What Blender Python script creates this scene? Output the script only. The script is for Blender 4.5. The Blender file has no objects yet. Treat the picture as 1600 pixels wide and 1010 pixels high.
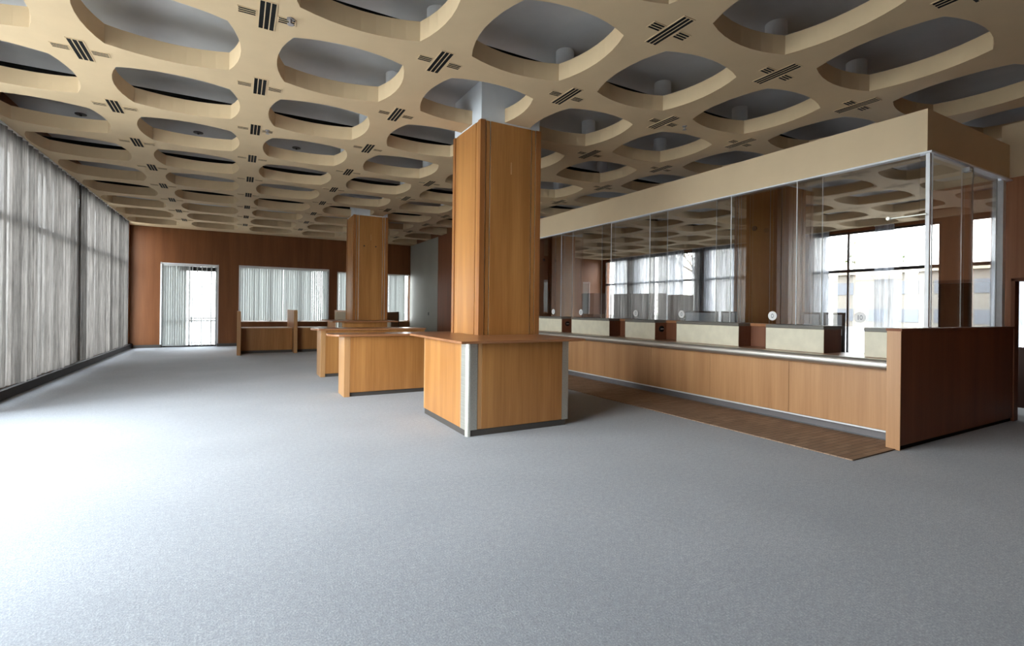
import bpy, bmesh, math, random
from mathutils import Vector, Matrix
random.seed(7)
SC = bpy.context.scene
COL = SC.collection

# ------------------------------------------------------------------ geometry constants
CAM_Z = 1.5554
HC = 4.371                      # underside of the perforated ceiling
PLATE = 0.21                   # its thickness
SOFF = HC + 0.57                # upper soffit
P = 1.77                        # ceiling module
OX, OY = -1.579, 1.798          # ceiling vertex (0,0)
XL, XR = -3.315, 17.92          # window walls
YF, YB = 21.82, -5.28           # far wall, wall behind the camera
XG = 7.37                       # teller glass

# ------------------------------------------------------------------ materials
def new_mat(name):
    m = bpy.data.materials.new(name); m.use_nodes = True
    nt = m.node_tree; nt.nodes.clear()
    out = nt.nodes.new('ShaderNodeOutputMaterial')
    return m, nt, out

def N(nt, t, **kw):
    n = nt.nodes.new(t)
    for k, v in kw.items():
        if k in n.inputs: n.inputs[k].default_value = v
        else: setattr(n, k, v)
    return n

def ramp(nt, fac, stops):
    r = nt.nodes.new('ShaderNodeValToRGB')
    e = r.color_ramp.elements
    while len(e) < len(stops): e.new(0.5)
    for el, (p, c) in zip(e, stops):
        el.position = p; el.color = (*c, 1)
    nt.links.new(fac, r.inputs[0])
    return r.outputs[0]

def coords(nt, scale=(1, 1, 1), kind='Object'):
    tc = N(nt, 'ShaderNodeTexCoord'); mp = N(nt, 'ShaderNodeMapping')
    mp.inputs['Scale'].default_value = scale
    nt.links.new(tc.outputs[kind], mp.inputs[0])
    return mp.outputs[0]

def noise(nt, vec, scale=5, detail=4, rough=.55):
    n = N(nt, 'ShaderNodeTexNoise', Scale=scale, Detail=detail, Roughness=rough)
    nt.links.new(vec, n.inputs['Vector'])
    return n.outputs[0]

def plain(name, col, rough=.6, metal=0, var=.08, vscale=3, bump=0, bscale=60, spec=.5):
    m, nt, out = new_mat(name)
    b = N(nt, 'ShaderNodeBsdfPrincipled', Roughness=rough, Metallic=metal)
    b.inputs['Specular IOR Level'].default_value = spec
    v = coords(nt)
    lo = tuple(max(0, c * (1 - var)) for c in col); hi = tuple(min(1, c * (1 + var)) for c in col)
    nt.links.new(ramp(nt, noise(nt, v, vscale), [(.3, lo), (.7, hi)]), b.inputs['Base Color'])
    if bump:
        bp = N(nt, 'ShaderNodeBump', Strength=bump, Distance=.01)
        nt.links.new(noise(nt, v, bscale), bp.inputs['Height'])
        nt.links.new(bp.outputs[0], b.inputs['Normal'])
    nt.links.new(b.outputs[0], out.inputs[0])
    return m

def wood(name, lo, hi, rough=.35, axis='Z', spec=.5):
    """veneer: long fine grain along one axis plus broad leaf-to-leaf tone"""
    m, nt, out = new_mat(name)
    b = N(nt, 'ShaderNodeBsdfPrincipled', Roughness=rough)
    b.inputs['Specular IOR Level'].default_value = spec
    fine = {'Z': (38, 38, 1.1), 'X': (1.1, 38, 38), 'Y': (38, 1.1, 38)}[axis]
    broad = {'Z': (3.2, 3.2, .22), 'X': (.22, 3.2, 3.2), 'Y': (3.2, .22, 3.2)}[axis]
    f1 = noise(nt, coords(nt, fine), 1.0, 6, .65)
    f2 = noise(nt, coords(nt, broad), 1.6, 3, .5)
    mx = N(nt, 'ShaderNodeMix', data_type='FLOAT'); mx.inputs[0].default_value = .62
    nt.links.new(f1, mx.inputs[2]); nt.links.new(f2, mx.inputs[3])
    nt.links.new(ramp(nt, mx.outputs[0], [(.33, lo), (.67, hi)]), b.inputs['Base Color'])
    bp = N(nt, 'ShaderNodeBump', Strength=.06, Distance=.004)
    nt.links.new(f1, bp.inputs['Height']); nt.links.new(bp.outputs[0], b.inputs['Normal'])
    nt.links.new(b.outputs[0], out.inputs[0])
    return m

def carpet_mat():
    m, nt, out = new_mat('carpet')
    b = N(nt, 'ShaderNodeBsdfPrincipled', Roughness=.95)
    b.inputs['Specular IOR Level'].default_value = .15
    b.inputs['Sheen Weight'].default_value = .25
    v = coords(nt)
    f = noise(nt, v, 95, 3, .8)
    g = noise(nt, v, 24, 4, .7)
    w = noise(nt, v, .7, 3, .5)
    a = N(nt, 'ShaderNodeMath', operation='MULTIPLY_ADD'); nt.links.new(g, a.inputs[0]); a.inputs[1].default_value = .35; nt.links.new(f, a.inputs[2])
    a2 = N(nt, 'ShaderNodeMath', operation='MULTIPLY_ADD'); nt.links.new(w, a2.inputs[0]); a2.inputs[1].default_value = .22; nt.links.new(a.outputs[0], a2.inputs[2])
    nt.links.new(ramp(nt, a2.outputs[0], [(.50, CARPET[0]), (.80, CARPET[1]), (1.0, CARPET[2])]), b.inputs['Base Color'])
    bp = N(nt, 'ShaderNodeBump', Strength=.5, Distance=.006)
    nt.links.new(f, bp.inputs['Height']); nt.links.new(bp.outputs[0], b.inputs['Normal'])
    nt.links.new(b.outputs[0], out.inputs[0])
    return m

def runner_mat():
    m, nt, out = new_mat('runner')
    b = N(nt, 'ShaderNodeBsdfPrincipled', Roughness=.7)
    v = coords(nt, (1, 1, 1))
    br = N(nt, 'ShaderNodeTexBrick', Scale=1.0, **{'Brick Width': .30, 'Row Height': .075, 'Mortar Size': .006})
    br.inputs['Color1'].default_value = (.30, .195, .13, 1)
    br.inputs['Color2'].default_value = (.38, .26, .175, 1)
    br.inputs['Mortar'].default_value = (.20, .135, .095, 1)
    nt.links.new(v, br.inputs['Vector'])
    mx = N(nt, 'ShaderNodeMix', data_type='RGBA', blend_type='MULTIPLY'); mx.inputs[0].default_value = .6
    nt.links.new(br.outputs[0], mx.inputs[6])
    nt.links.new(ramp(nt, noise(nt, coords(nt, (1, 3, 1)), 3), [(.3, (.75, .75, .75)), (.7, (1.2, 1.2, 1.2))]), mx.inputs[7])
    nt.links.new(mx.outputs[2], b.inputs['Base Color'])
    nt.links.new(b.outputs[0], out.inputs[0])
    return m

def sheer_mat(name, col, open_lo, open_hi, transl=.5, streak=26, cvar=.3, band=0, zs=1.6):
    """loosely woven curtain cloth: part of the light passes straight through the weave"""
    m, nt, out = new_mat(name)
    v = coords(nt, (streak, streak, zs))
    f = noise(nt, v, 1.0, 5, .7)
    c = ramp(nt, f, [(.3, tuple(x * (1 - cvar) for x in col)), (.7, tuple(min(1, x * (1 + cvar)) for x in col))])
    if band:                                 # broad light and dark lengths of cloth
        bn = noise(nt, coords(nt, (2.6, 2.6, .02)), 1.0, 3, .65)
        mm = N(nt, 'ShaderNodeMix', data_type='RGBA', blend_type='MULTIPLY'); mm.inputs[0].default_value = 1
        nt.links.new(c, mm.inputs[6]); nt.links.new(ramp(nt, bn, [(.36, (1 - band,) * 3), (.64, (1 + band,) * 3)]), mm.inputs[7])
        c = mm.outputs[2]
    d = N(nt, 'ShaderNodeBsdfDiffuse'); t = N(nt, 'ShaderNodeBsdfTranslucent'); tr = N(nt, 'ShaderNodeBsdfTransparent')
    nt.links.new(c, d.inputs[0]); nt.links.new(c, t.inputs[0])
    m1 = N(nt, 'ShaderNodeMixShader'); m1.inputs[0].default_value = transl
    nt.links.new(d.outputs[0], m1.inputs[1]); nt.links.new(t.outputs[0], m1.inputs[2])
    g = noise(nt, coords(nt, (5, 5, .15)), 1.0, 3, .6)
    mr = N(nt, 'ShaderNodeMapRange'); nt.links.new(g, mr.inputs[0])
    mr.inputs[1].default_value = .35; mr.inputs[2].default_value = .7
    mr.inputs[3].default_value = open_lo; mr.inputs[4].default_value = open_hi
    m2 = N(nt, 'ShaderNodeMixShader')
    nt.links.new(mr.outputs[0], m2.inputs[0])
    nt.links.new(m1.outputs[0], m2.inputs[1]); nt.links.new(tr.outputs[0], m2.inputs[2])
    nt.links.new(m2.outputs[0], out.inputs[0])
    return m

def glass_mat(name, tint, base, gain, ripple=0):
    """thin architectural sheet: straight transmission plus mirror reflection that grows with angle"""
    m, nt, out = new_mat(name)
    tr = N(nt, 'ShaderNodeBsdfTransparent'); tr.inputs[0].default_value = (*tint, 1)
    gl = N(nt, 'ShaderNodeBsdfGlossy', Roughness=.0); gl.inputs[0].default_value = (1, 1, 1, 1)
    fr = N(nt, 'ShaderNodeFresnel', IOR=1.5)
    ge = N(nt, 'ShaderNodeNewGeometry'); mr = N(nt, 'ShaderNodeMapRange')   # same reflectance from both faces of the sheet
    nt.links.new(ge.outputs['Backfacing'], mr.inputs[0]); mr.inputs[3].default_value = 1.5; mr.inputs[4].default_value = 1 / 1.5
    nt.links.new(mr.outputs[0], fr.inputs[0])
    a = N(nt, 'ShaderNodeMath', operation='MULTIPLY_ADD'); a.use_clamp = True
    nt.links.new(fr.outputs[0], a.inputs[0]); a.inputs[1].default_value = gain; a.inputs[2].default_value = base
    mx = N(nt, 'ShaderNodeMixShader')
    nt.links.new(a.outputs[0], mx.inputs[0]); nt.links.new(tr.outputs[0], mx.inputs[1]); nt.links.new(gl.outputs[0], mx.inputs[2])
    nt.links.new(mx.outputs[0], out.inputs[0])
    return m

def brushed(name, col, rough=.32):
    m, nt, out = new_mat(name)
    b = N(nt, 'ShaderNodeBsdfPrincipled', Metallic=1.0, Roughness=rough)
    f = noise(nt, coords(nt, (60, 1.5, 60)), 1.0, 4, .6)
    nt.links.new(ramp(nt, f, [(.3, tuple(c * .8 for c in col)), (.7, col)]), b.inputs['Base Color'])
    nt.links.new(b.outputs[0], out.inputs[0])
    return m

CARPET = ((.165, .18, .208), (.285, .305, .34), (.45, .47, .51))
M = {}
M['carpet'] = carpet_mat()
M['runner'] = runner_mat()
M['cream'] = plain('ceiling_cream', (.59, .445, .275), .75, var=.03, bump=.03, bscale=120, spec=.2)
M['fascia'] = plain('fascia_cream', (.70, .55, .36), .7, var=.02, spec=.25)
M['soffit'] = plain('soffit_grey', (.50, .50, .50), .9, var=.10, vscale=1.2, spec=.1)
M['black'] = plain('black_gap', (.012, .012, .012), .9, spec=.1)
M['dark_metal'] = plain('dark_bronze', (.035, .03, .03), .45)
M['duct'] = plain('white_duct', (.72, .74, .77), .7)
M['white'] = plain('white_enamel', (.80, .80, .80), .45, var=.03)
M['plaster'] = plain('white_plaster', (.66, .69, .72), .85, var=.04, spec=.2)
M['wood'] = wood('column_veneer', (.31, .125, .032), (.51, .245, .076))
M['wood_edge'] = wood('veneer_edge', (.42, .22, .09), (.60, .34, .15))
M['wood_top'] = wood('desk_top_veneer', (.26, .11, .048), (.40, .185, .085), .28, 'X')
M['wood_counter'] = wood('counter_veneer', (.40, .20, .085), (.56, .31, .145), .4)
M['wood_dark'] = wood('wall_veneer', (.15, .052, .017), (.22, .085, .03), .5, spec=.3)
M['wood_end'] = wood('mahogany_panel', (.16, .055, .024), (.24, .085, .037), .5, spec=.25)
M['wood_red'] = wood('hatch_veneer', (.13, .045, .022), (.22, .085, .04), .4)
M['kick'] = plain('kick_grey', (.07, .062, .055), .5)
M['toe'] = plain('toe_grey', (.20, .185, .19), .6)
M['base_black'] = plain('base_black', (.022, .018, .018), .8, spec=.15)
M['wood_stile'] = wood('stile_veneer', (.25, .092, .026), (.40, .17, .053))
M['grey_metal'] = plain('grey_metal', (.25, .23, .23), .4)
M['steel'] = brushed('satin_steel', (.66, .66, .60), .50)
M['nosing'] = brushed('nosing_steel', (.80, .77, .72), .45)
M['laminate'] = plain('cream_laminate', (.68, .64, .50), .45, var=.06, vscale=7)
M['cap'] = plain('cap_grey', (.15, .14, .12), .4)
M['beige'] = plain('beige_screen', (.42, .36, .27), .7)
M['grey_panel'] = plain('grey_wall_panel', (.31, .30, .255), .6, var=.06, vscale=1)
M['blind'] = sheer_mat('blind_fabric', (.53, .54, .53), .0, .012, .38, 11, .3, 0, .03)
M['curtain'] = sheer_mat('gauze_grey', (.135, .124, .115), .008, .04, .40, 30, .48, .36)
M['curtain_r'] = sheer_mat('gauze_white', (.36, .38, .42), .012, .10, .45, 22, .4, .45)
M['pane'] = glass_mat('window_pane', (.93, .95, .95), 0, 1.0)
M['teller_glass'] = glass_mat('teller_glass', (.85, .845, .835), .07, 1.4)
M['edge'] = plain('polished_glass_edge', (.85, .88, .88), .15, spec=.9)
M['channel'] = plain('white_channel', (.82, .84, .87), .3)
M['frosted'] = sheer_mat('pale_screen_pane', (.70, .76, .82), .05, .08, .6, 3, .03)
M['cab_brown'] = wood('cabinet_brown', (.06, .024, .016), (.10, .04, .026), .45)
M['cab_grey'] = plain('cabinet_grey', (.10, .088, .082), .55)
M['cab_mauve'] = plain('cabinet_mauve', (.17, .145, .15), .55)
M['ground'] = plain('pavement', (.50, .49, .47), .9, var=.15, vscale=.3)
M['asphalt'] = plain('asphalt', (.10, .10, .105), .9, var=.15, vscale=.4)
M['wood_part'] = wood('partition_veneer', (.31, .12, .052), (.44, .185, .085), .45, spec=.3)
M['render_white'] = plain('white_render', (.20, .18, .155), .8)
M['window_dark'] = plain('dark_window', (.10, .11, .13), .2)
M['bark'] = plain('bark', (.10, .08, .06), .9)
M['leaf'] = plain('leaf', (.10, .14, .05), .8, var=.4, vscale=4)
M['ink'] = plain('grey_ink', (.30, .32, .34), .6)

# ------------------------------------------------------------------ builders
class MB:
    def __init__(s): s.bm = bmesh.new()
    def box(s, x0, x1, y0, y1, z0, z1, bev=0.0, seg=2):
        r = bmesh.ops.create_cube(s.bm, size=1)
        vs = r['verts']
        for v in vs:
            v.co = Vector(((x0 + x1) / 2 + v.co.x * (x1 - x0), (y0 + y1) / 2 + v.co.y * (y1 - y0), (z0 + z1) / 2 + v.co.z * (z1 - z0)))
        if bev > 0:
            es = list({e for v in vs for e in v.link_edges})
            bmesh.ops.bevel(s.bm, geom=es, offset=min(bev, .45 * min(x1 - x0, y1 - y0, z1 - z0)), segments=seg, affect='EDGES', profile=.5)
        return s
    def prism(s, pts, z0, z1, axis='Z', bev=0.0):
        """closed outline extruded along an axis; pts in the two other axes"""
        def mk(a, b, c):
            return {'Z': (a, b, c), 'Y': (a, c, b), 'X': (c, a, b)}[axis]
        lo = [s.bm.verts.new(mk(a, b, z0)) for a, b in pts]
        hi = [s.bm.verts.new(mk(a, b, z1)) for a, b in pts]
        n = len(pts)
        fs = [s.bm.faces.new(lo[::-1]), s.bm.faces.new(hi)]
        for i in range(n):
            fs.append(s.bm.faces.new((lo[i], lo[(i + 1) % n], hi[(i + 1) % n], hi[i])))
        bmesh.ops.recalc_face_normals(s.bm, faces=fs)
        if bev:
            es = [e for e in fs[0].edges] + [e for e in fs[1].edges]
            bmesh.ops.bevel(s.bm, geom=es, offset=bev, segments=2, affect='EDGES', profile=.5)
        return s
    def cyl(s, c, r, h, axis='Z', n=24, r2=None, bev=0):
        rr = bmesh.ops.create_cone(s.bm, cap_ends=True, segments=n, radius1=r, radius2=r if r2 is None else r2, depth=h)
        rot = {'Z': Matrix(), 'X': Matrix.Rotation(math.pi / 2, 4, 'Y'), 'Y': Matrix.Rotation(-math.pi / 2, 4, 'X')}[axis]
        for v in rr['verts']: v.co = rot @ v.co + Vector(c)
        return s
    def tube(s, p0, p1, r0, r1, n=7):
        p0, p1 = Vector(p0), Vector(p1)
        d = (p1 - p0).normalized()
        u = d.orthogonal().normalized(); w = d.cross(u)
        A = [s.bm.verts.new(p0 + r0 * (math.cos(t) * u + math.sin(t) * w)) for t in [2 * math.pi * i / n for i in range(n)]]
        B = [s.bm.verts.new(p1 + r1 * (math.cos(t) * u + math.sin(t) * w)) for t in [2 * math.pi * i / n for i in range(n)]]
        for i in range(n): s.bm.faces.new((A[i], A[(i + 1) % n], B[(i + 1) % n], B[i]))
        s.bm.faces.new(A[::-1]); s.bm.faces.new(B)
        return s
    def build(s, name, mat, parent=None, smooth=False):
        me = bpy.data.meshes.new(name)
        bmesh.ops.recalc_face_normals(s.bm, faces=s.bm.faces[:])
        s.bm.to_mesh(me); s.bm.free()
        me.materials.append(M[mat] if isinstance(mat, str) else mat)
        if smooth:
            for p in me.polygons: p.use_smooth = True
        o = bpy.data.objects.new(name, me); COL.objects.link(o)
        if parent: o.parent = parent
        return o

def tag(o, label=None, cat=None, group=None, kind=None):
    if label: o['label'] = label
    if cat: o['category'] = cat
    if group: o['group'] = group
    if kind: o['kind'] = kind
    return o

def thing(name, label, cat, loc=(0, 0, 0), rz=0, group=None):
    o = bpy.data.objects.new(name, None); COL.objects.link(o)
    o.location = loc; o.rotation_euler = (0, 0, rz); o.empty_display_size = .1
    return tag(o, label, cat, group)

def struct(name, mb, mat, parent=None, smooth=False):
    o = mb.build(name, mat, parent, smooth)
    if parent is None: o['kind'] = 'structure'
    return o

def dup(root, loc, label=None, group=None):
    r = root.copy(); COL.objects.link(r); r.location = loc
    if label: r['label'] = label
    if group: r['group'] = group
    for ch in list(root.children):
        c = ch.copy(); COL.objects.link(c); c.parent = r
        for g in ch.children:
            d = g.copy(); COL.objects.link(d); d.parent = c
    return r

ORD = ['zeroth', 'first', 'second', 'third', 'fourth', 'fifth', 'sixth', 'seventh', 'eighth', 'ninth', 'tenth', 'eleventh', 'twelfth', 'thirteenth', 'fourteenth', 'fifteenth', 'sixteenth']

# ------------------------------------------------------------------ camera
F, PX, PY, YAW, ROLL = 770.66, 800.0, 483.13, .509, -.012
cam = bpy.data.cameras.new('camera'); camo = bpy.data.objects.new('camera', cam); COL.objects.link(camo)
cam.sensor_fit = 'HORIZONTAL'; cam.sensor_width = 36.0; cam.lens = F / 1600 * 36
cam.shift_x = 0.0; cam.shift_y = -(505 - PY) / 1600
cam.clip_start = .05; cam.clip_end = 500
camo.matrix_world = Matrix.Translation((0, 0, CAM_Z)) @ Matrix.Rotation(-YAW, 4, 'Z') @ Matrix.Rotation(math.pi / 2, 4, 'X') @ Matrix.Rotation(-ROLL, 4, 'Z')
SC.camera = camo
def proj(X, Y, Z):
    c, s = math.cos(YAW), math.sin(YAW); d = X * s + Y * c
    if d < .3: return (-9999, -9999)
    a = (X * c - Y * s) / d; b = (Z - CAM_Z) / d
    cr, sr = math.cos(ROLL), math.sin(ROLL)
    return (PX + F * (a * cr - b * sr), PY - F * (a * sr + b * cr))

# ------------------------------------------------------------------ floor, ceiling
struct('floor', MB().box(XL - .3, XR + .3, YB - .3, YF + .3, -.2, 0), 'carpet')

COLS = [(3.62, 7.08), (3.56, 15.80), (10.72, 7.06), (10.72, 15.80)]       # column centres
def ceiling_plate():
    s = MB(); bm = s.bm
    HA, HB, SEG = .585, .705, 8             # corner half-size, mid-side half-size
    # circular arc through (-HA,HB') .. : radius from chord and sagitta
    sag = HB - HA; R = (HA * HA + sag * sag) / (2 * sag)
    a0 = math.asin(HA / R)
    arc = [(R * math.sin(-a0 + 2 * a0 * i / SEG), HA - R * math.cos(a0) + R * math.cos(-a0 + 2 * a0 * i / SEG)) for i in range(SEG)]
    loop = []
    for q in range(4):                      # clockwise: top, right, bottom, left
        for (x, y) in arc:
            for _ in range(q): x, y = y, -x
            loop.append((x, y))
    n = len(loop); h = P / 2
    sq = []
    for q in range(4):
        for i in range(SEG):
            x, y = -h + 2 * h * i / SEG, h
            for _ in range(q): x, y = y, -x
            sq.append((x, y))
    for i in range(-1, 11):
        for k in range(-4, 11):
            cx, cy = OX + P * (i + .5), OY + P * (k + .5)
            rows = []
            for (pts, z) in ((sq, HC), (loop, HC), (loop, HC + PLATE), (sq, HC + PLATE)):
                rows.append([bm.verts.new((cx + x, cy + y, z)) for x, y in pts])
            for a, b in zip(rows, rows[1:]):
                for j in range(n):
                    bm.faces.new((a[j], a[(j + 1) % n], b[(j + 1) % n], b[j]))
    bmesh.ops.remove_doubles(bm, verts=bm.verts[:], dist=1e-4)
    s.box(XL - .05, OX - P, YB, YF, HC, HC + PLATE)
    y1 = OY + P * 11
    s.box(XL - .05, XR, y1, YF, HC, HC + PLATE)
    return s
struct('ceiling', ceiling_plate(), 'cream')
struct('ceiling_upper', MB().box(XL - .3, XR + .3, YB - .3, YF + .3, SOFF, SOFF + .15), 'soffit')
tn = 1
for k in (-2, 0, 2, 4, 6, 8, 10):
    y = OY + P * k
    struct('trim_%d' % tn, MB().box(XL, XR, y - .04, y + .06, HC + .235, HC + .325), 'black'); tn += 1

# ceiling vents: cross of slots on every vertex
def grille(cx, cy, lx, ly, along):
    """a slotted strip, slots along 'X' or 'Y'; returns (frame builder, slot builder)"""
    f, b = MB(), MB()
    t = .006
    x0, x1, y0, y1 = cx - lx / 2, cx + lx / 2, cy - ly / 2, cy + ly / 2
    b.box(x0 + .004, x1 - .004, y0 + .004, y1 - .004, -.004, 0)
    bw = .0095
    if along == 'Y':
        w = (lx - 4 * bw) / 3
        for j in range(4): f.box(x0 + j * (w + bw), x0 + j * (w + bw) + bw, y0, y1, -t, 0)
        f.box(x0, x1, y0, y0 + bw, -t, 0); f.box(x0, x1, y1 - bw, y1, -t, 0)
    else:
        w = (ly - 4 * bw) / 3
        for j in range(4): f.box(x0, x1, y0 + j * (w + bw), y0 + j * (w + bw) + bw, -t, 0)
        f.box(x0, x0 + bw, y0, y1, -t, 0); f.box(x1 - bw, x1, y0, y1, -t, 0)
    return f, b
vent0 = None
VG = 'cross shaped slotted vents at the corners of the ceiling openings'
DG = 'white round ducts above the corners of the ceiling openings'
duct0 = None
for k in range(0, 11):
    for i in range(0, 11):
        x, y = OX + P * i, OY + P * k
        if any(abs(x - cx) < .8 and abs(y - cy) < .8 for cx, cy in COLS): continue
        u, v = proj(x, y, HC)
        vis = -15 < u < 1615 and -25 < v < 1010
        if u > 850:                          # what the fascia of the teller screen hides
            if v > 175 + (1450 - u) * .27 + 6 and u < 1450: vis = False
            if u >= 1450: vis = vis and v < 200
        if 700 < u < 848 and v > 195: vis = False
        if vis:
            lab = 'cross of ceiling slots, %s from window wall, %s row from far wall' % (ORD[i + 1], ORD[11 - k])
            if vent0 is None:
                vent0 = thing('ceiling_vent', lab, 'vent', (x, y, HC), group=VG)
                for nm, args in (('long_grille', (.038, .012, .155, .53, 'Y')), ('side_grille', (-.135, .012, .165, .115, 'X')), ('side_grille', (.211, .012, .165, .115, 'X'))):
                    f, b = grille(*args)
                    o = f.build(nm, 'cream', vent0); b.build('slot', 'black', o)
            else:
                dup(vent0, (x, y, HC), lab)
        ud, vd = proj(x, y, HC + .4)
        if i >= 2 and k <= 7 and -20 < ud < 1620 and -60 < vd < 1010 and vis:
            lab = 'white duct above ceiling grid, %s from window wall, %s row from far wall' % (ORD[i + 1], ORD[11 - k])
            if duct0 is None:
                duct0 = thing('ceiling_duct', lab, 'duct', (x, y, HC + PLATE), group=DG)
                MB().cyl((0, 0, (SOFF - HC - PLATE) / 2), .12, SOFF - HC - PLATE, n=28).build('pipe', 'duct', duct0, False)
                MB().cyl((0, 0, .012), .145, .02, n=28).build('flange', 'duct', duct0)
            else:
                dup(duct0, (x, y, HC + PLATE), lab)
SPK = [(.43, 5.29, 'small grey sprinkler head beside the cross of slots at the top left'), (.40, 8.82, 'small grey sprinkler head beside a ceiling cross above the far wall blinds'), (5.92, 5.29, 'small grey sprinkler head beside a ceiling cross right of the near column')]
# small dark sprinklers under the soffit
sp0 = None
for k in (3, 5, 7, 9):
    for i in (-1, 0, 1):
        x, y = OX + P * (i + .5), OY + P * (k + .45)
        lab = 'dark sprinkler spot in ceiling opening, %s from window wall, %s row from far wall' % (ORD[i + 2], ORD[11 - k])
        if sp0 is None:
            sp0 = thing('ceiling_sprinkler', lab, 'sprinkler', (x, y, SOFF), group='dark sprinklers under the upper ceiling')
            MB().cyl((0, 0, -.006), .085, .012).build('rose', 'dark_metal', sp0)
            MB().cyl((0, 0, -.025), .018, .03).build('nozzle', 'dark_metal', sp0)
        else: dup(sp0, (x, y, SOFF), lab)

for (x, y, lab) in SPK:
    t = thing('ceiling_sprinkler', lab, 'sprinkler', (x, y, HC), group='small sprinkler heads beside the ceiling slots')
    MB().cyl((0, 0, -.004), .035, .008).build('rose', 'grey_metal', t)
    MB().cyl((0, 0, -.03), .012, .05).cyl((0, 0, -.056), .030, .004).build('nozzle', 'grey_metal', t)

# ------------------------------------------------------------------ window walls
PIERS = {'left': [14.92, 9.10], 'right': [19.40, 14.98, 10.57, 6.16]}
PWS = {'left': .36, 'right': .62}
YW = {'left': 1.6, 'right': 3.4}          # windows start here; nearer the camera, out of view, plain wall cuts the daylight
def window_wall(side, X, sgn, n0):
    """sgn: +1 = outside lies towards +X"""
    PIER_Y, PW, y_w = PIERS[side], PWS[side], YW[side]
    xo = X + sgn * .30
    x0, x1 = min(X, xo), max(X, xo)
    w = MB()
    w.box(x0, x1, YB, YF, -.2, .17)
    w.box(x0, x1, YB, YF, HC - .10, SOFF + .15)
    for y in PIER_Y: w.box(x0, x1, y - PW / 2, y + PW / 2, .17, HC - .10)
    w.box(x0, x1, YB - .3, y_w, .17, HC - .10); w.box(x0, x1, YF - .3, YF + .3, .17, HC - .10)
    struct('wall_' + side, w, 'wood_dark')
    ys = [YF - .3] + [v for y in PIER_Y for v in (y + PW / 2, y - PW / 2)] + [y_w]
    xm = X + sgn * .045
    for j in range(0, len(ys), 2):
        a, b = ys[j + 1], ys[j]
        f = MB(); t = .035
        for z in (.17, HC - .10 - .07): f.box(xm - t, xm + t, a, b, z, z + .07, .004)
        f.box(xm - t, xm + t, a, b, 2.92, 3.02, .004)
        nd = max(2, round((b - a) / 1.45))
        for q in range(nd + 1):
            yy = a + (b - a - .06) * q / nd
            f.box(xm - t, xm + t, yy, yy + .06, .17, HC - .10, .004)
        fr = struct('window_%d' % (n0 + j // 2), f, 'dark_metal')
        MB().box(xm - .004, xm + .004, a, b, .2, HC - .14).build('window_glass', 'pane', fr)
window_wall('left', XL, -1, 1)
window_wall('right', XR, +1, 4)
struct('baseboard_left', MB().box(XL - .01, XL + .10, YB, YF, .012, .165, .004), 'base_black')
struct('baseboard_right', MB().box(XR - .08, XR, YB, YF, .012, .17, .004), 'dark_metal')
struct('wall_back', MB().box(XL - .3, XR + .3, YB - .3, YB, -.2, SOFF), 'wood_dark')

# far wall with a glazed door and two windows
def far_wall():
    w = MB(); y0, y1 = YF, YF + .25
    D = (-2.38, -.64, 0.0, 3.055); W1 = (.08, 3.35, .935, 3.09); W2 = (3.70, 6.84, .935, 3.05)
    w.box(XL - .3, D[0], y0, y1, -.2, SOFF); w.box(D[0], D[1], y0, y1, D[3], SOFF); w.box(D[1], W1[0], y0, y1, -.2, SOFF)
    for a in (W1, W2):
        w.box(a[0], a[1], y0, y1, -.2, a[2]); w.box(a[0], a[1], y0, y1, a[3], SOFF)
    w.box(W1[1], W2[0], y0, y1, -.2, SOFF); w.box(W2[1], XR + .3, y0, y1, -.2, SOFF)
    return w, D, W1, W2
w, D, W1, W2 = far_wall()
struct('wall_far', w, 'wood_dark')
struct('baseboard_far', MB().box(XL, D[0], YF - .02, YF, 0, .11).box(D[1], 6.9, YF - .02, YF, 0, .11), 'kick')
def far_opening(name, a, mull, door=False):
    f = MB(); t = .05; ym = YF + .16
    f.box(a[0], a[0] + t, ym - .04, ym + .04, a[2], a[3]); f.box(a[1] - t, a[1], ym - .04, ym + .04, a[2], a[3])
    f.box(a[0], a[1], ym - .04, ym + .04, a[3] - t, a[3]); f.box(a[0], a[1], ym - .04, ym + .04, a[2], a[2] + t)
    for x in mull: f.box(x - .03, x + .03, ym - .04, ym + .04, a[2], a[3])
    if door: f.box(a[0], a[1], ym - .03, ym + .03, .95, 1.0)
    o = struct(name, f, 'white')
    MB().box(a[0] + .03, a[1] - .03, ym - .004, ym + .004, a[2] + .03, a[3] - .03).build('window_glass', 'pane', o)
    return o
d1 = far_opening('door_1', D, [-1.55], True)
MB().box(D[0] + .05, D[1] - .05, YF + .09, YF + .16, 0, .07).build('sill', 'dark_metal', d1)
MB().box(-1.85, D[1] - .05, YF + .13, YF + .19, 2.84, 3.0).build('transom_bar', 'dark_metal', d1)
MB().box(-1.50, -1.47, YF + .10, YF + .125, .9, 1.15, .006).build('door_handle', 'dark_metal', d1)
far_opening('window_9', W1, [1.17, 2.26]); far_opening('window_10', W2, [4.75, 5.8])
struct('trim_%d' % tn, MB().box(D[0] - .05, D[0], YF - .012, YF + .16, 0, D[3] + .05).box(D[1], D[1] + .03, YF - .012, YF + .16, 0, D[3] + .05).box(D[0] - .05, D[1] + .03, YF - .012, YF + .16, D[3], D[3] + .04), 'white'); tn += 1
struct('trim_%d' % tn, MB().box(W1[0] - .02, W1[1] + .02, YF - .012, YF + .16, W1[3], W1[3] + .03).box(W1[0] - .02, W1[0], YF - .012, YF + .16, W1[2], W1[3]).box(W1[1], W1[1] + .02, YF - .012, YF + .16, W1[2], W1[3]), 'white'); tn += 1

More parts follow.
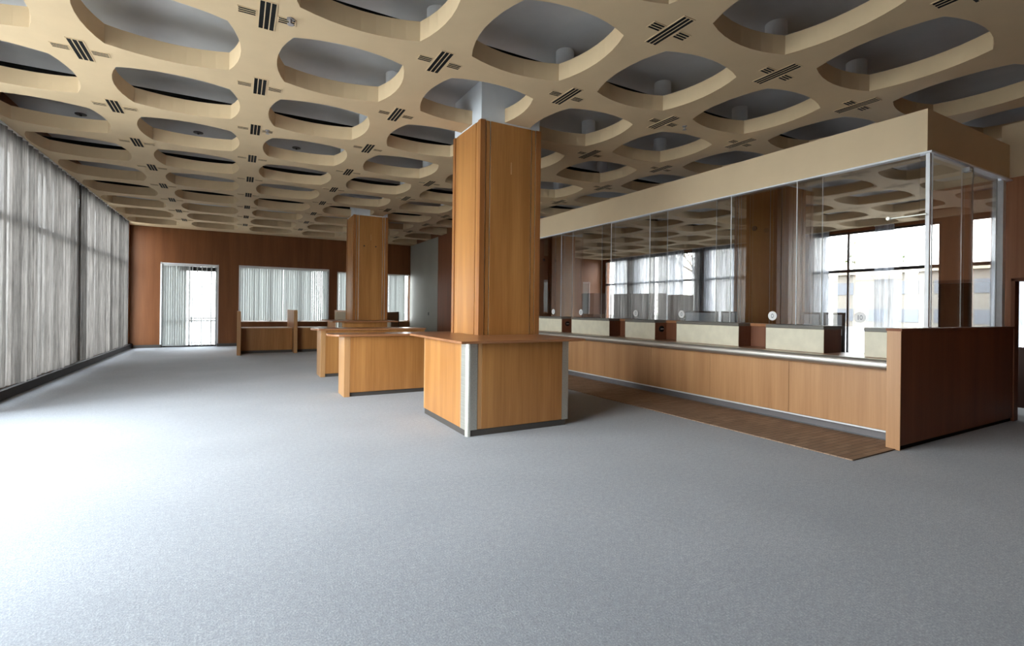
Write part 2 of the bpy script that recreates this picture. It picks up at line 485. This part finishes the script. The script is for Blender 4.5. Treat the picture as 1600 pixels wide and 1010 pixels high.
def blinds(name, label, a, spec, grp):
    """spec: list of (x, angle) for each hanging slat"""
    y = YF + .055
    t = thing(name, label, 'blind', ((a[0] + a[1]) / 2, y, a[2]), group=grp)
    cx = (a[0] + a[1]) / 2
    MB().box(a[0] - cx + .01, a[1] - cx - .01, -.03, .03, a[3] - a[2] - .055, a[3] - a[2] - .004, .004).build('headrail', 'white', t)
    s = MB(); z0, z1 = .05, a[3] - a[2] - .05
    for x, ang in spec:
        c, sn = math.cos(ang) * .048, math.sin(ang) * .048
        px, py = -math.sin(ang) * .0012, math.cos(ang) * .0012
        s.prism([(x - cx - c - px, -sn - py), (x - cx + c - px, sn - py), (x - cx + c + px, sn + py), (x - cx - c + px, -sn + py)], z0, z1)
    s.build('slats', 'blind', t)
    return t
rng = random.Random(3)
blinds('vertical_blind', 'white vertical blind drawn half open over the bright glazed door', D,
       [(D[0] + .06 + .072 * q, .5 + rng.uniform(-.1, .1)) for q in range(10)] + [(-1.60 + q * .15, 1.22 + rng.uniform(-.12, .12)) for q in range(7)], 'vertical blinds on the far wall')
blinds('vertical_blind', 'wide white vertical blind closed over the window behind the low wooden desks', W1,
       [(W1[0] + .05 + .0815 * q, .42 + rng.uniform(-.16, .16)) for q in range(40)], 'vertical blinds on the far wall')
blinds('vertical_blind', 'white vertical blind closed on the far window partly hidden by the farther column', W2,
       [(W2[0] + .05 + .0815 * q, .36 + rng.uniform(-.12, .12)) for q in range(36)], 'vertical blinds on the far wall')

# side wall beyond the teller line: grey panel, then veneer
XS = 6.86
struct('wall_side', MB().box(XS + .03, XS + .25, 12.3, YF, -.1, SOFF), 'wood_dark')
struct('trim_%d' % tn, MB().box(XS, XS + .03, 18.3, YF - .02, .0, HC - .02), 'grey_panel'); tn += 1
struct('trim_%d' % tn, MB().box(XS, XS + .03, 12.3, 18.28, .0, HC - .02), 'wood_end'); tn += 1
t = thing('wall_switch', 'small dark switch on the grey panel of the far side wall', 'switch', (XS, 19.3, 1.32))
MB().box(-.012, 0, -.05, .05, -.06, .06, .003).build('switch_plate', 'dark_metal', t)
MB().box(-.018, -.011, -.015, .015, -.03, .03, .002).build('rocker', 'kick', t)

# ------------------------------------------------------------------ curtains
def curtain(label, X, y0, y1, z0, z1, mat, amp=.034, per=.22, seed=1, grp=None):
    r = random.Random(seed)
    s = MB(); bm = s.bm
    ys = []; ph = 0; y = y0
    n = max(8, int((y1 - y0) / .016))
    prev = None; p = per
    for i in range(n + 1):
        y = y0 + (y1 - y0) * i / n
        if i % 14 == 0: p = per * r.uniform(.55, 1.7); am = amp * r.uniform(.5, 1.35)
        ph += (y1 - y0) / n * 2 * math.pi / p
        dx = am * math.sin(ph) + .012 * math.sin(ph * 2.3)
        col = []
        for q in range(7):
            z = z0 + (z1 - z0) * q / 6
            sw = 1 + .25 * (1 - q / 6)
            col.append(bm.verts.new((dx * sw, y - (y0 + y1) / 2, z - z0 + (.012 * math.sin(y * 3.1) if q == 0 else 0))))
        if prev:
            for q in range(6): bm.faces.new((prev[q], col[q], col[q + 1], prev[q + 1]))
        prev = col
    t = thing('curtain', label, 'curtain', (X, (y0 + y1) / 2, z0), group=grp)
    s.build('cloth', mat, t, True)
    MB().box(-.02, .02, -(y1 - y0) / 2, (y1 - y0) / 2, z1 - z0, z1 - z0 + .03).build('curtain_rail', 'white', t)
    return t
CL = 'grey gauze curtains along the left window wall'
XC = XL + .10
curtain('long grey gauze curtain nearest the camera on the left window wall', XC, 9.55, 14.84, .215, HC - .035, 'curtain', seed=4, grp=CL)
curtain('grey gauze curtain just beyond the dark seam on the left window wall', XC, 14.90, 17.60, .215, HC - .035, 'curtain', seed=9, grp=CL)
curtain('grey gauze curtain ending at the far corner of the left window wall', XC, 17.68, 20.90, .215, HC - .035, 'curtain', seed=12, grp=CL)
CR = 'white gauze curtains of the windows seen through the teller glass'
XD = XR - .11
curtain('white gauze curtain furthest back, seen through the teller glass', XD, 15.9, 21.0, .17, HC - .035, 'curtain_r', seed=14, grp=CR)
curtain('white gauze curtain with trees showing through, seen through the teller glass beside the wooden column', XD, 10.9, 15.4, .17, HC - .035, 'curtain_r', seed=15, grp=CR)
curtain('white gauze curtain seen through the teller glass just right of the dark pier', XD, 9.55, 10.35, .17, HC - .035, 'curtain_r', seed=16, grp=CR)
curtain('narrow bunched gauze curtain between two bright openings, seen through the teller glass', XD, 7.62, 8.15, .17, HC - .035, 'curtain_r', .04, .13, seed=17, grp=CR)
curtain('gauze curtain seen through the short end pane of the teller screen', XD, 4.75, 5.35, .17, HC - .035, 'curtain_r', .04, .15, seed=18, grp=CR)

# ------------------------------------------------------------------ columns
def column(label, cx, cy, sgn=1):
    t = thing('column', label, 'column', (cx, cy, 0), group='wood clad columns')
    h, zt = .525, 4.345
    MB().box(-h + .02, h - .02, -h + .02, h - .02, .0, SOFF - .002).build('concrete_shaft', 'plaster', t)
    for sx in (-1, 1):
        for sy in (-1, 1):
            s = MB()
            a, b = .085, .018
            pts = [(sx * h, sy * h), (sx * h, sy * (h - a)), (sx * (h - b), sy * (h - a)), (sx * (h - b), sy * (h - b)), (sx * (h - a), sy * (h - b)), (sx * (h - a), sy * h)]
            s.prism(pts, .05, zt); s.build('corner_stile', 'wood_stile', t)
    for ax, sg in (('x', -1), ('x', 1), ('y', -1), ('y', 1)):
        for nm, w0, w1, dp in (('face_panel', -.350, .350, .004), ('side_strip', -.426, -.364, .010), ('side_strip', .364, .426, .010)):
            s = MB(); d0, d1 = sorted((sg * (h - .019), sg * (h - dp)))
            if ax == 'x': s.box(d0, d1, w0, w1, .05, zt - .004, .003)
            else: s.box(w0, w1, d0, d1, .05, zt - .004, .003)
            s.build(nm, 'wood', t)
    MB().box(-.012, .010, -h - .001, -h + .006, 3.60, 3.78, .002).build('glue_mark', 'wood_edge', t)
    MB().cyl((sgn * (h + .015), .0, 3.44), .055, .03, 'X').build('wall_speaker', 'dark_metal', t)
    return t
column('near square column clad in orange brown veneer, rising from the front desk', *COLS[0])
c2 = column('farther square column clad in orange brown veneer, below the low far ceiling', *COLS[1])
column('wood clad column behind the teller glass, nearer one, dark on its right side', *COLS[2], -1)
column('wood clad column far behind the teller glass, beside the near column', *COLS[3], -1)
for sx in (-.20, .15): MB().cyl((sx, -.525, 3.42), .022, .012, 'Y').build('bolt_hole', 'dark_metal', c2)

# ------------------------------------------------------------------ desks round the columns
def kiosk(label, ox, oy, name='column_desk'):
    """desk wrapped round the front-left corner of a column; origin = front-left corner of its base"""
    t = thing(name, label, 'desk', (ox, oy, 0), group='desks wrapped round the columns')
    W, Dp, H, r = 1.51, 1.55, 1.135, .19
    # L-shaped carcase leaving room for the column
    MB().prism([(.02, .07), (.07, .02), (W - .05, .02), (W - .02, .05), (W - .02, 1.04), (.61, 1.04), (.61, Dp), (.02, Dp)], .075, H).build('carcase', 'wood', t)
    MB().prism([(.012, .06), (.06, .012), (W - .05, .012), (W - .02, .05), (W - .02, 1.04), (.61, 1.04), (.61, Dp - .01), (.012, Dp - .01)], 0, .075).build('plinth', 'kick', t)
    MB().box(r + .012, W - .115, 0.0, .02, .08, H - .004, .003).build('front_panel', 'wood', t)
    MB().box(0.0, .02, r, Dp - .03, .08, H - .004, .003).build('side_panel', 'wood', t)
    MB().box(-.002, .024, Dp - .03, Dp, .08, H - .004, .003).build('edge_strip', 'wood_edge', t)
    MB().box(-.003, .02, r - .012, r + .012, .08, H - .004, .002).build('edge_strip', 'wood_edge', t)
    c_ = .055
    arc = lambda rr: [(c_ - rr * math.cos(q * math.pi / 20), c_ - rr * math.sin(q * math.pi / 20)) for q in range(11)]
    MB().prism([(0, r)] + arc(c_) + [(r - .05, 0), (r - .05, .012)] + arc(c_ - .012)[::-1] + [(.012, r)], .078, H - .004).build('metal_corner', 'steel', t)
    MB().prism(arc(c_ - .002) + [(c_, c_)], 0, .078).build('metal_foot', 'steel', t)
    MB().box(r - .046, r + .012, .003, .02, .08, H - .004, .003).build('edge_strip', 'wood_edge', t)
    q0 = W - .115
    MB().prism([(q0, 0)] + [(W - .03 + .03 * math.sin(q * math.pi / 16), .03 - .03 * math.cos(q * math.pi / 16)) for q in range(9)] + [(W, .115), (W - .012, .115), (W - .012, .03), (W - .03, .012), (q0, .012)], .078, H - .004).build('metal_corner', 'steel', t)
    # top slab, notched for the column
    o = .13
    MB().prism([(-o, -o), (W + .17, -o), (W + .17, 1.09), (.66, 1.09), (.66, 1.84), (-o, 1.84)], H, H + .032, bev=.006).build('desk_top', 'wood_top', t)
    return t
kiosk('desk with metal corners wrapped round the near column', 2.43, 5.45)
kiosk('desk with metal corners wrapped round the farther column', 2.40, 14.17)

def wing(label, x0, x1, y0, y1, H, rnd):
    t = thing('writing_desk', label, 'desk', (x0, y0, 0), group='writing desks between the columns')
    W, Dp = x1 - x0, y1 - y0
    MB().box(.03, W, .02, Dp - .02, .07, H).build('carcase', 'wood', t)
    MB().box(.06, W, .035, Dp - .035, 0, .07).build('plinth', 'kick', t)
    MB().box(.10, W, 0, .02, .075, H, .003).build('front_panel', 'wood', t)
    MB().box(0, .10, 0, Dp, .0, H, .006).build('end_panel', 'wood_edge', t)
    s = MB(); o = .10; hw = (Dp + 2 * o) / 2; cy = Dp / 2
    pts = [(W, cy + hw)]
    for q in range(13):
        a = math.pi / 2 + math.pi * q / 12
        pts.append((-.05 + math.cos(a) * rnd, cy + math.sin(a) * hw))
    pts.append((W, cy - hw))
    s.prism(pts, H, H + .035, bev=.005); s.build('desk_top', 'wood_top', t)
    return t
wing('wooden writing desk with rounded top just left of the near column desk', 1.62, 4.0, 8.80, 9.32, 1.05, .20)
wing('wooden writing desk furthest left, half hidden behind the desk with the rounded top', 1.62, 4.0, 11.52, 12.10, 1.035, .12)

# grey-beige low screens behind the farther column
for lab, xa, xb in (('low beige screen showing left of the farther column', 2.80, 3.55), ('low beige screen with a dark end, right of the farther column', 3.62, 4.83)):
    t = thing('low_screen', lab, 'screen', ((xa + xb) / 2, 16.75, 0), group='low beige screens behind the farther column')
    hw = (xb - xa) / 2
    MB().box(-hw, hw, -.10, .10, .06, 1.40, .006).build('panel', 'beige', t)
    MB().box(-hw + .02, hw - .02, -.08, .08, 0, .06).build('plinth', 'kick', t)
    MB().box(hw, hw + .03, -.12, .12, 0, 1.41, .004).build('end_strip', 'cap', t)

# low desks with dividers against the far windows
def divider(label, x, y0, y1, H):
    t = thing('desk_divider', label, 'divider', (x, y0, 0), group='divider panels of the low desks')
    MB().box(-.05, .05, 0, y1 - y0, .0, H, .004).build('panel', 'wood', t)
    MB().box(-.055, .055, -.012, 0, .0, H + .004, .003).build('edge_strip', 'wood_edge', t)
    return t
divider('wooden divider panel at the left end of the low desks', .065, 17.6, 20.4, 1.37)
divider('wooden divider panel between the two low desks', 1.72, 17.85, 20.4, 1.43)
divider('wooden divider panel at the right end of the low desks, behind the writing desk', 3.42, 18.0, 20.4, 1.43)
for lab, xa, xb in (('low wooden desk left of the middle divider, under the wide blind', .12, 1.66), ('low wooden desk right of the middle divider, partly behind the writing desk', 1.78, 3.36)):
    t = thing('low_desk', lab, 'desk', (xa, 18.2, 0), group='low desks under the far windows')
    W = xb - xa
    MB().box(0, W, .06, .09, .09, .80, .003).build('front_panel', 'wood', t)
    MB().box(0, W, .10, .9, 0, .09).build('plinth', 'kick', t)
    MB().box(0, W, .09, .95, .09, .80).build('carcase', 'wood_dark', t)
    MB().box(0, W, 0, 1.0, .80, .835, .004).build('desk_top', 'wood_edge', t)

# ------------------------------------------------------------------ teller line
Y0T, Y1T = 2.87, 12.25
t = thing('teller_counter', 'long teller counter with metal nosing and light brown veneer front', 'counter', (6.88, Y0T, 0))
L = Y1T - Y0T
MB().box(.03, .62, 0, L, .13, .965).build('carcase', 'wood_counter', t)
MB().box(.17, .62, 0, L, 0, .13).build('toe_kick', 'toe', t)
MB().box(.0, .03, 0, L, .112, .132, .002).build('metal_trim', 'channel', t)
np_ = 7
for q in range(np_):
    MB().box(0, .03, L * q / np_ + .002, L * (q + 1) / np_ - .002, .135, .875, .002).build('front_panel', 'wood_counter', t)
s = MB(); pts = [(-.08, .995)]
for q in range(11):
    a = math.pi / 2 + math.pi * q / 10
    pts.append((-.10 + math.cos(a) * .055, .937 + math.sin(a) * .062))
pts += [(.06, .875), (.06, .995)]
s.prism(pts, 0, L, 'Y'); s.build('nosing', 'nosing', t, False)
MB().box(.06, .64, 0, L, .965, .997, .002).build('counter_top', 'wood_top', t)

RIS = [(2.885, 3.33), (3.83, 4.68), (5.15, 6.43), (6.97, 7.80), (8.30, 9.68), (10.10, 12.20)]
names = ['nearest', 'second', 'third', 'fourth', 'fifth', 'sixth']
for j, (a, b) in enumerate(RIS):
    t = thing('counter_riser', '%s cream fronted riser box on the teller counter, counted from the end panel' % names[j], 'riser', (7.05, a, .999), group='cream riser boxes on the teller counter')
    w = b - a
    MB().box(.012, .44, 0, w, 0, .325, .003).build('box', 'wood_red', t)
    MB().box(0, .012, .0, w, .0, .322, .002).build('front_panel', 'laminate', t)
    MB().box(-.008, .46, 0, w, .325, .372, .004).build('cap', 'cap', t)
    if j in (3, 5):
        o = MB().cyl((.17, -.012, .205), .058, .024, 'Y').build('lock_case', 'black', t)
        MB().box(.13, .21, -.034, -.024, .195, .213, .003).build('lock_handle', 'steel', o)
for j in range(1, 5):
    a, b = RIS[j][1], RIS[j + 1][0]
    t = thing('hatch_panel', 'brown panel', 'panel', (7.36, a, .999), group='brown panels between the riser boxes')
    t['label'] = {1: 'plain brown panel in the gap nearest the end panel on the teller counter', 2: 'brown panel in the gap beside the nearer dark round lock on the teller counter',
                  3: 'plain brown panel in the gap between two cream risers further along', 4: 'brown panel in the furthest gap of the teller counter, beside the far dark lock'}[j]
    w = b - a
    MB().box(0, .03, .003, w - .003, 0, .325).build('board', 'wood_red', t)
    MB().box(-.02, .10, .003, w - .003, .325, .372, .003).build('cap', 'wood_top', t)
# brown runner along the counter
t = MB().box(5.67, 6.90, 2.77, 12.25, .0, .012, .003).build('floor_runner', 'runner')
tag(t, 'long brown ribbed floor runner along the foot of the teller counter', 'mat')

# end panel
t = thing('end_panel', 'big dark mahogany panel closing the near end of the teller counter', 'panel', (6.57, 2.73, 0))
MB().box(.012, 3.365, 0, .135, .05, 1.355, .004).build('panel', 'wood_end', t)
MB().box(.06, 3.365, .02, .12, 0, .05).build('plinth', 'black', t)
MB().box(0, .012, -.003, .138, 0, 1.36, .003).build('edge_strip', 'wood_counter', t)
MB().box(-.004, 3.37, -.012, .147, 1.355, 1.385, .003).build('cap_rail', 'wood_end', t)

# glass screen
def pane(label, y0, y1, x, sticker=None, mark=0, edges=(1, 1)):
    t = thing('teller_glass', label, 'glass', (x, y0, 1.372), group='tall glass panes of the teller screen')
    w = y1 - y0; h = 3.56 - 1.372
    MB().box(-.005, .005, .010, w - .010, 0, h).build('sheet', 'teller_glass', t)
    if edges[0]: MB().box(-.006, .006, 0, .010, 0, h).build('polished_edge', 'edge', t)
    if edges[1]: MB().box(-.006, .006, w - .010, w, 0, h).build('polished_edge', 'edge', t)
    if sticker is not None:
        yy = sticker - y0
        o = MB().cyl((-.008, yy, .125), .072, .003, 'X', 32).build('round_sticker', 'white', t)
        m = MB()
        if mark == 0:
            n = 20
            for q in range(n):
                a0, a1 = 2 * math.pi * q / n, 2 * math.pi * (q + 1) / n
                pts = [(yy + r * .62 * math.cos(a), .125 + r * math.sin(a)) for r, a in ((.036, a0), (.036, a1), (.022, a1), (.022, a0))]
                m.prism(pts, -.0112, -.0096, 'X')
        else:
            m.box(-.0112, -.0096, yy + .012, yy + .024, .093, .157)
            n = 20
            for q in range(n):
                a0, a1 = 2 * math.pi * q / n, 2 * math.pi * (q + 1) / n
                pts = [(yy - .018 + r * .55 * math.cos(a), .125 + r * math.sin(a)) for r, a in ((.033, a0), (.033, a1), (.020, a1), (.020, a0))]
                m.prism(pts, -.0112, -.0096, 'X')
        m.build('number', 'ink', o)
    return t
PANES = [(2.86, 4.40, 3.52, 1), (4.05, 5.87, 4.80, 0), (5.52, 7.42, 6.57, 0), (7.00, 9.00, 7.86, 0), (8.60, 10.56, 9.69, 0), (10.14, 12.20, 10.98, 0)]
plab = ['nearest tall glass pane of the teller screen, next to the white corner post',
        'second tall glass pane of the teller screen from the corner post, with round sticker',
        'third tall glass pane of the teller screen from the corner post, with round sticker',
        'fourth tall glass pane of the teller screen from the corner post, with round sticker',
        'fifth tall glass pane of the teller screen from the corner post, with round sticker',
        'furthest tall glass pane of the teller screen, beside the near column']
for j, (a, b, st, mk) in enumerate(PANES):
    pane(plab[j], a, b, XG - .03 if j % 2 == 0 else XG + .03, st, mk, (j > 0, 1))
def end_pane(label, x0, x1, y):
    t = thing('teller_glass', label, 'glass', (x0, y, 1.385), group='tall glass panes of the teller screen')
    w = x1 - x0; h = 3.56 - 1.385
    MB().box(.010, w - .010, -.005, .005, 0, h).build('sheet', 'teller_glass', t)
    MB().box(0, .010, -.006, .006, 0, h).build('polished_edge', 'edge', t)
    MB().box(w - .010, w, -.006, .006, 0, h).build('polished_edge', 'edge', t)
end_pane('glass pane on the short end of the teller screen, right of the corner post', 7.43, 8.62, 2.78)
end_pane('glass pane on the short end of the teller screen, beside the far right post', 8.42, 9.61, 2.83)
t = thing('screen_post', 'slim white corner post of the teller glass screen', 'post', (7.385, 2.80, 1.385), group='white posts of the glass screen')
MB().box(-.022, .022, -.022, .022, 0, 3.54 - 1.385, .004).build('post', 'channel', t)
MB().box(-.03, .03, -.03, .03, 0, .012, .003).build('foot_plate', 'channel', t)
t = thing('stay_bar', 'thin bright stay bar across the teller glass near the white corner post', 'bar', (7.318, 2.79, 2.775))  # short stay bar fixed over the glass, not a rail
MB().box(-.006, .006, .0, .42, -.008, .008, .003).build('bar', 'steel', t)
MB().cyl((-.012, .40, 0), .022, .024, 'X').build('screw', 'steel', t)
t = thing('screen_post', 'wide white post at the right end of the teller glass screen', 'post', (9.68, 2.80, 1.385), group='white posts of the glass screen')
MB().box(-.05, .05, -.035, .035, 0, 3.50 - 1.385, .004).build('post', 'channel', t)
MB().box(-.06, .06, -.04, .04, 0, .012, .003).build('foot_plate', 'channel', t)
# small clamps joining the panes
t = thing('glass_clamp', 'small bright clamp at the top of the end glass pane under the fascia', 'clamp', (8.43, 2.77, 3.47))
MB().box(-.035, .035, -.03, .03, -.03, .03, .006).build('clamp_body', 'channel', t)
MB().cyl((0, -.035, 0), .014, .02, 'Y').build('screw', 'steel', t)
# fascia over the glass and bulkhead
struct('wall_bulkhead', MB().box(7.32, 7.48, 2.79, 12.3, 3.545, 4.06).box(7.48, 9.96, 2.79, 2.95, 3.545, 4.06), 'fascia')
struct('trim_%d' % tn, MB().box(7.33, 7.43, 2.75, 12.3, 3.525, 3.545).box(7.43, 9.93, 2.75, 2.85, 3.525, 3.545), 'channel'); tn += 1

# staff side wall at the right with a doorway
XP = 9.95
w = MB()
w.box(XP, XP + .14, YB, 1.55, 0, 3.58); w.box(XP, XP + .14, 1.55, 2.74, 2.07, 3.58); w.box(XP, XP + .14, 2.74, 2.88, 0, 3.58)
struct('wall_partition', w, 'wood_part')
struct('wall_header', MB().box(XP - .01, XP + .15, YB, 2.88, 3.58, HC), 'fascia')
d = struct('door_2', MB().box(XP - .012, XP + .152, 2.715, 2.76, 0, 2.09, .004).box(XP - .012, XP + .152, 1.52, 1.57, 0, 2.09, .004).box(XP - .012, XP + .152, 1.52, 2.76, 2.05, 2.10, .004), 'wood_end')
t = thing('low_gate', 'low dark wooden gate beyond the doorway at the right edge', 'gate', (10.75, 1.5, 0))
MB().box(0, .06, 0, 1.45, .10, 1.05, .004).build('gate_leaf', 'cab_brown', t)
MB().box(-.01, .07, 1.45, 1.53, 0, 1.42, .004).build('gate_post', 'wood_end', t)
MB().box(-.01, .07, -.08, 0, 0, 1.12, .004).build('gate_post', 'wood_end', t)

# tall cabinets behind the tellers
CABS = [(11.60, 12.20, 2.06, 'cab_brown', 'tall dark brown cabinet furthest back behind the teller glass'),
        (10.02, 10.90, 2.01, 'cab_grey', 'tall dark grey cabinet behind the teller glass, left of the mauve one'),
        (9.18, 10.0, 2.00, 'cab_mauve', 'tall mauve grey cabinet behind the teller glass, right of the dark grey one'),
        (8.32, 8.74, 1.95, 'cab_brown', 'narrow brown cabinet nearest of the tall cabinets behind the teller glass')]
for a, b, h, m, lab in CABS:
    t = thing('tall_cabinet', lab, 'cabinet', (9.25, a, 0), group='tall cabinets behind the tellers')
    w = b - a
    MB().box(.02, .45, 0, w, .06, h, .004).build('body', m, t)
    MB().box(.04, .45, .02, w - .02, 0, .06).build('plinth', 'kick', t)
    for q in range(2):
        o = MB().box(0, .02, w * q / 2 + .004, w * (q + 1) / 2 - .004, .07, h - .01, .003).build('door', m, t)
        MB().box(-.02, 0, w / 2 + (q * 2 - 1) * .04 - .006, w / 2 + (q * 2 - 1) * .04 + .006, 1.0, 1.14, .003).build('handle', 'steel', o)
SCR = [(4.55, 4.89, 'dark framed screen nearest the end panel behind the counter, with pale pane'), (4.93, 5.27, 'dark framed screen with pale pane, left neighbour of the nearest screen'),
       (6.62, 6.98, 'small dark framed screen with pale pane behind the middle of the counter'), (7.08, 7.97, 'wide dark framed screen with pale pane behind the middle of the counter')]
for a, b, lab in SCR:
    t = thing('desk_screen', lab, 'screen', (9.0, a, 0), group='dark framed screens behind the counter')
    w = b - a; f = MB()
    f.box(-.02, .02, 0, .035, 0, 1.56).box(-.02, .02, w - .035, w, 0, 1.56).box(-.02, .02, .035, w - .035, 1.525, 1.56).box(-.02, .02, .035, w - .035, 1.13, 1.17)
    f.build('frame', 'dark_metal', t)
    MB().box(-.006, .006, .035, w - .035, 1.17, 1.525).build('pale_pane', 'frosted', t)
    MB().box(-.008, .008, .035, w - .035, .12, 1.13).build('lower_panel', 'cab_grey', t)

# ------------------------------------------------------------------ outside
struct('ground', MB().box(-150, XR + .5, -150, 150, -.5, -.25), 'ground')
struct('ground_street', MB().box(XR + .5, 150, -150, 150, -.5, -.25), 'asphalt')
def building(label, x, y0, y1, h, sg):
    t = thing('office_building', label, 'building', (x, y0, -.25))
    w = y1 - y0; d0, d1 = sorted((0, sg * 12))
    MB().box(d0, d1, 0, w, 0, h).build('walls', 'render_white', t)
    a, b = sorted((-sg * .5, sg * 12.5))
    MB().box(a, b, -.5, w + .5, h, h + .5).build('roof', 'beige', t)
    n = int(w / 3); nf = max(1, int(h / 3))
    for f in range(nf):
        for q in range(n):
            yy = w / n * (q + .5); a, b = sorted((-sg * .06, sg * .02))
            MB().box(a, b, yy - .9, yy + .9, f * 3 + .9, f * 3 + 2.3).build('window', 'window_dark', t)
building('long pale low building outside, seen through the teller glass and far window', 62, 8, 36, 6.2, 1)
building('low building added out of view, hiding the sky from reflection in the teller glass', -48, 14, 33, 5.6, -1)  # added outside the view to block sky reflections in the teller glass
def tree(label, x, y, h, seed):
    r = random.Random(seed)
    t = thing('tree', label, 'tree', (x, y, -.25), group='trees outside the far windows')
    s = MB(); tips = []
    def br(p, d, l, rad, lev):
        q = p + d * l
        s.tube(p, q, rad, rad * .65)
        if lev == 0: tips.append(q); return
        for _ in range(3):
            nd = (d + Vector((r.uniform(-1, 1), r.uniform(-1, 1), r.uniform(-.2, .7))) * .75).normalized()
            br(q, nd, l * r.uniform(.6, .85), rad * .6, lev - 1)
    br(Vector((0, 0, 0)), Vector((0, 0, 1)), h * .33, .16, 4)
    s.build('trunk', 'bark', t)
    f = MB()
    for q in tips:
        for _ in range(4):
            c = q + Vector((r.uniform(-.4, .4), r.uniform(-.4, .4), r.uniform(-.3, .3)))
            u = Vector((r.uniform(-1, 1), r.uniform(-1, 1), r.uniform(-1, 1))).normalized() * .16; v = u.orthogonal().normalized() * .09
            vs = [f.bm.verts.new(c + a) for a in (-u, v, u, -v)]; f.bm.faces.new(vs)
    f.build('foliage', 'leaf', t)
tree('tree showing through the white curtain behind the teller glass', 31, 25, 8.5, 5)
tree('tree outside beside the pale building, seen through the teller glass', 40, 17.5, 7.0, 6)

t = thing('railing', 'thin metal railing outside the bright glazed door', 'railing', (-1.5, 24.2, -.25))
MB().box(-2.2, 2.2, -.025, .025, 1.25, 1.29).box(-2.2, 2.2, -.015, .015, .25, .28).build('rails', 'dark_metal', t)
r_ = MB()
for q in range(23): r_.box(-2.2 + q * .2 - .008, -2.2 + q * .2 + .008, -.008, .008, 0, 1.25)
r_.build('balusters', 'dark_metal', t)

# ------------------------------------------------------------------ light
wd = bpy.data.worlds.new('sky'); SC.world = wd; wd.use_nodes = True
nt = wd.node_tree; nt.nodes.clear()
out = nt.nodes.new('ShaderNodeOutputWorld'); bg = nt.nodes.new('ShaderNodeBackground')
tc = nt.nodes.new('ShaderNodeTexCoord'); sep = nt.nodes.new('ShaderNodeSeparateXYZ')
nt.links.new(tc.outputs['Generated'], sep.inputs[0])
cr_ = nt.nodes.new('ShaderNodeValToRGB')
e = cr_.color_ramp.elements
e[0].position = .0; e[0].color = (1.0, 1.0, 1.0, 1); e[1].position = .9; e[1].color = (.84, .92, 1.0, 1)
nt.links.new(sep.outputs[2], cr_.inputs[0]); nt.links.new(cr_.outputs[0], bg.inputs[0])
bg.inputs[1].default_value = 8.0
nt.links.new(bg.outputs[0], out.inputs[0])
def portal(name, loc, rot, sx, sy):
    l = bpy.data.lights.new(name, 'AREA'); l.shape = 'RECTANGLE'; l.size = sx; l.size_y = sy
    l.cycles.is_portal = True
    o = bpy.data.objects.new(name, l); COL.objects.link(o); o.location = loc; o.rotation_euler = rot
    return o
ym, yl = (YF + YB) / 2, YF - YB
portal('left_window_daylight', (XL - .35, ym, 2.2), (0, -math.pi / 2, 0), 4.4, yl)
portal('right_window_daylight', (XR + .35, ym, 2.2), (0, math.pi / 2, 0), 4.4, yl)
portal('far_window_daylight', (2.2, YF + .4, 1.6), (-math.pi / 2, 0, 0), 9.6, 3.2)

# ------------------------------------------------------------------ render look
SC.view_settings.view_transform = 'Standard'; SC.view_settings.look = 'None'
SC.view_settings.exposure = 1.28; SC.view_settings.gamma = 1.0; SC.view_settings.use_curve_mapping = False
cy = SC.cycles
cy.use_denoising = True
cy.max_bounces = 14; cy.diffuse_bounces = 8; cy.glossy_bounces = 6; cy.transparent_max_bounces = 24; cy.transmission_bounces = 8
cy.caustics_reflective = False; cy.caustics_refractive = False
cy.sample_clamp_indirect = 8.0
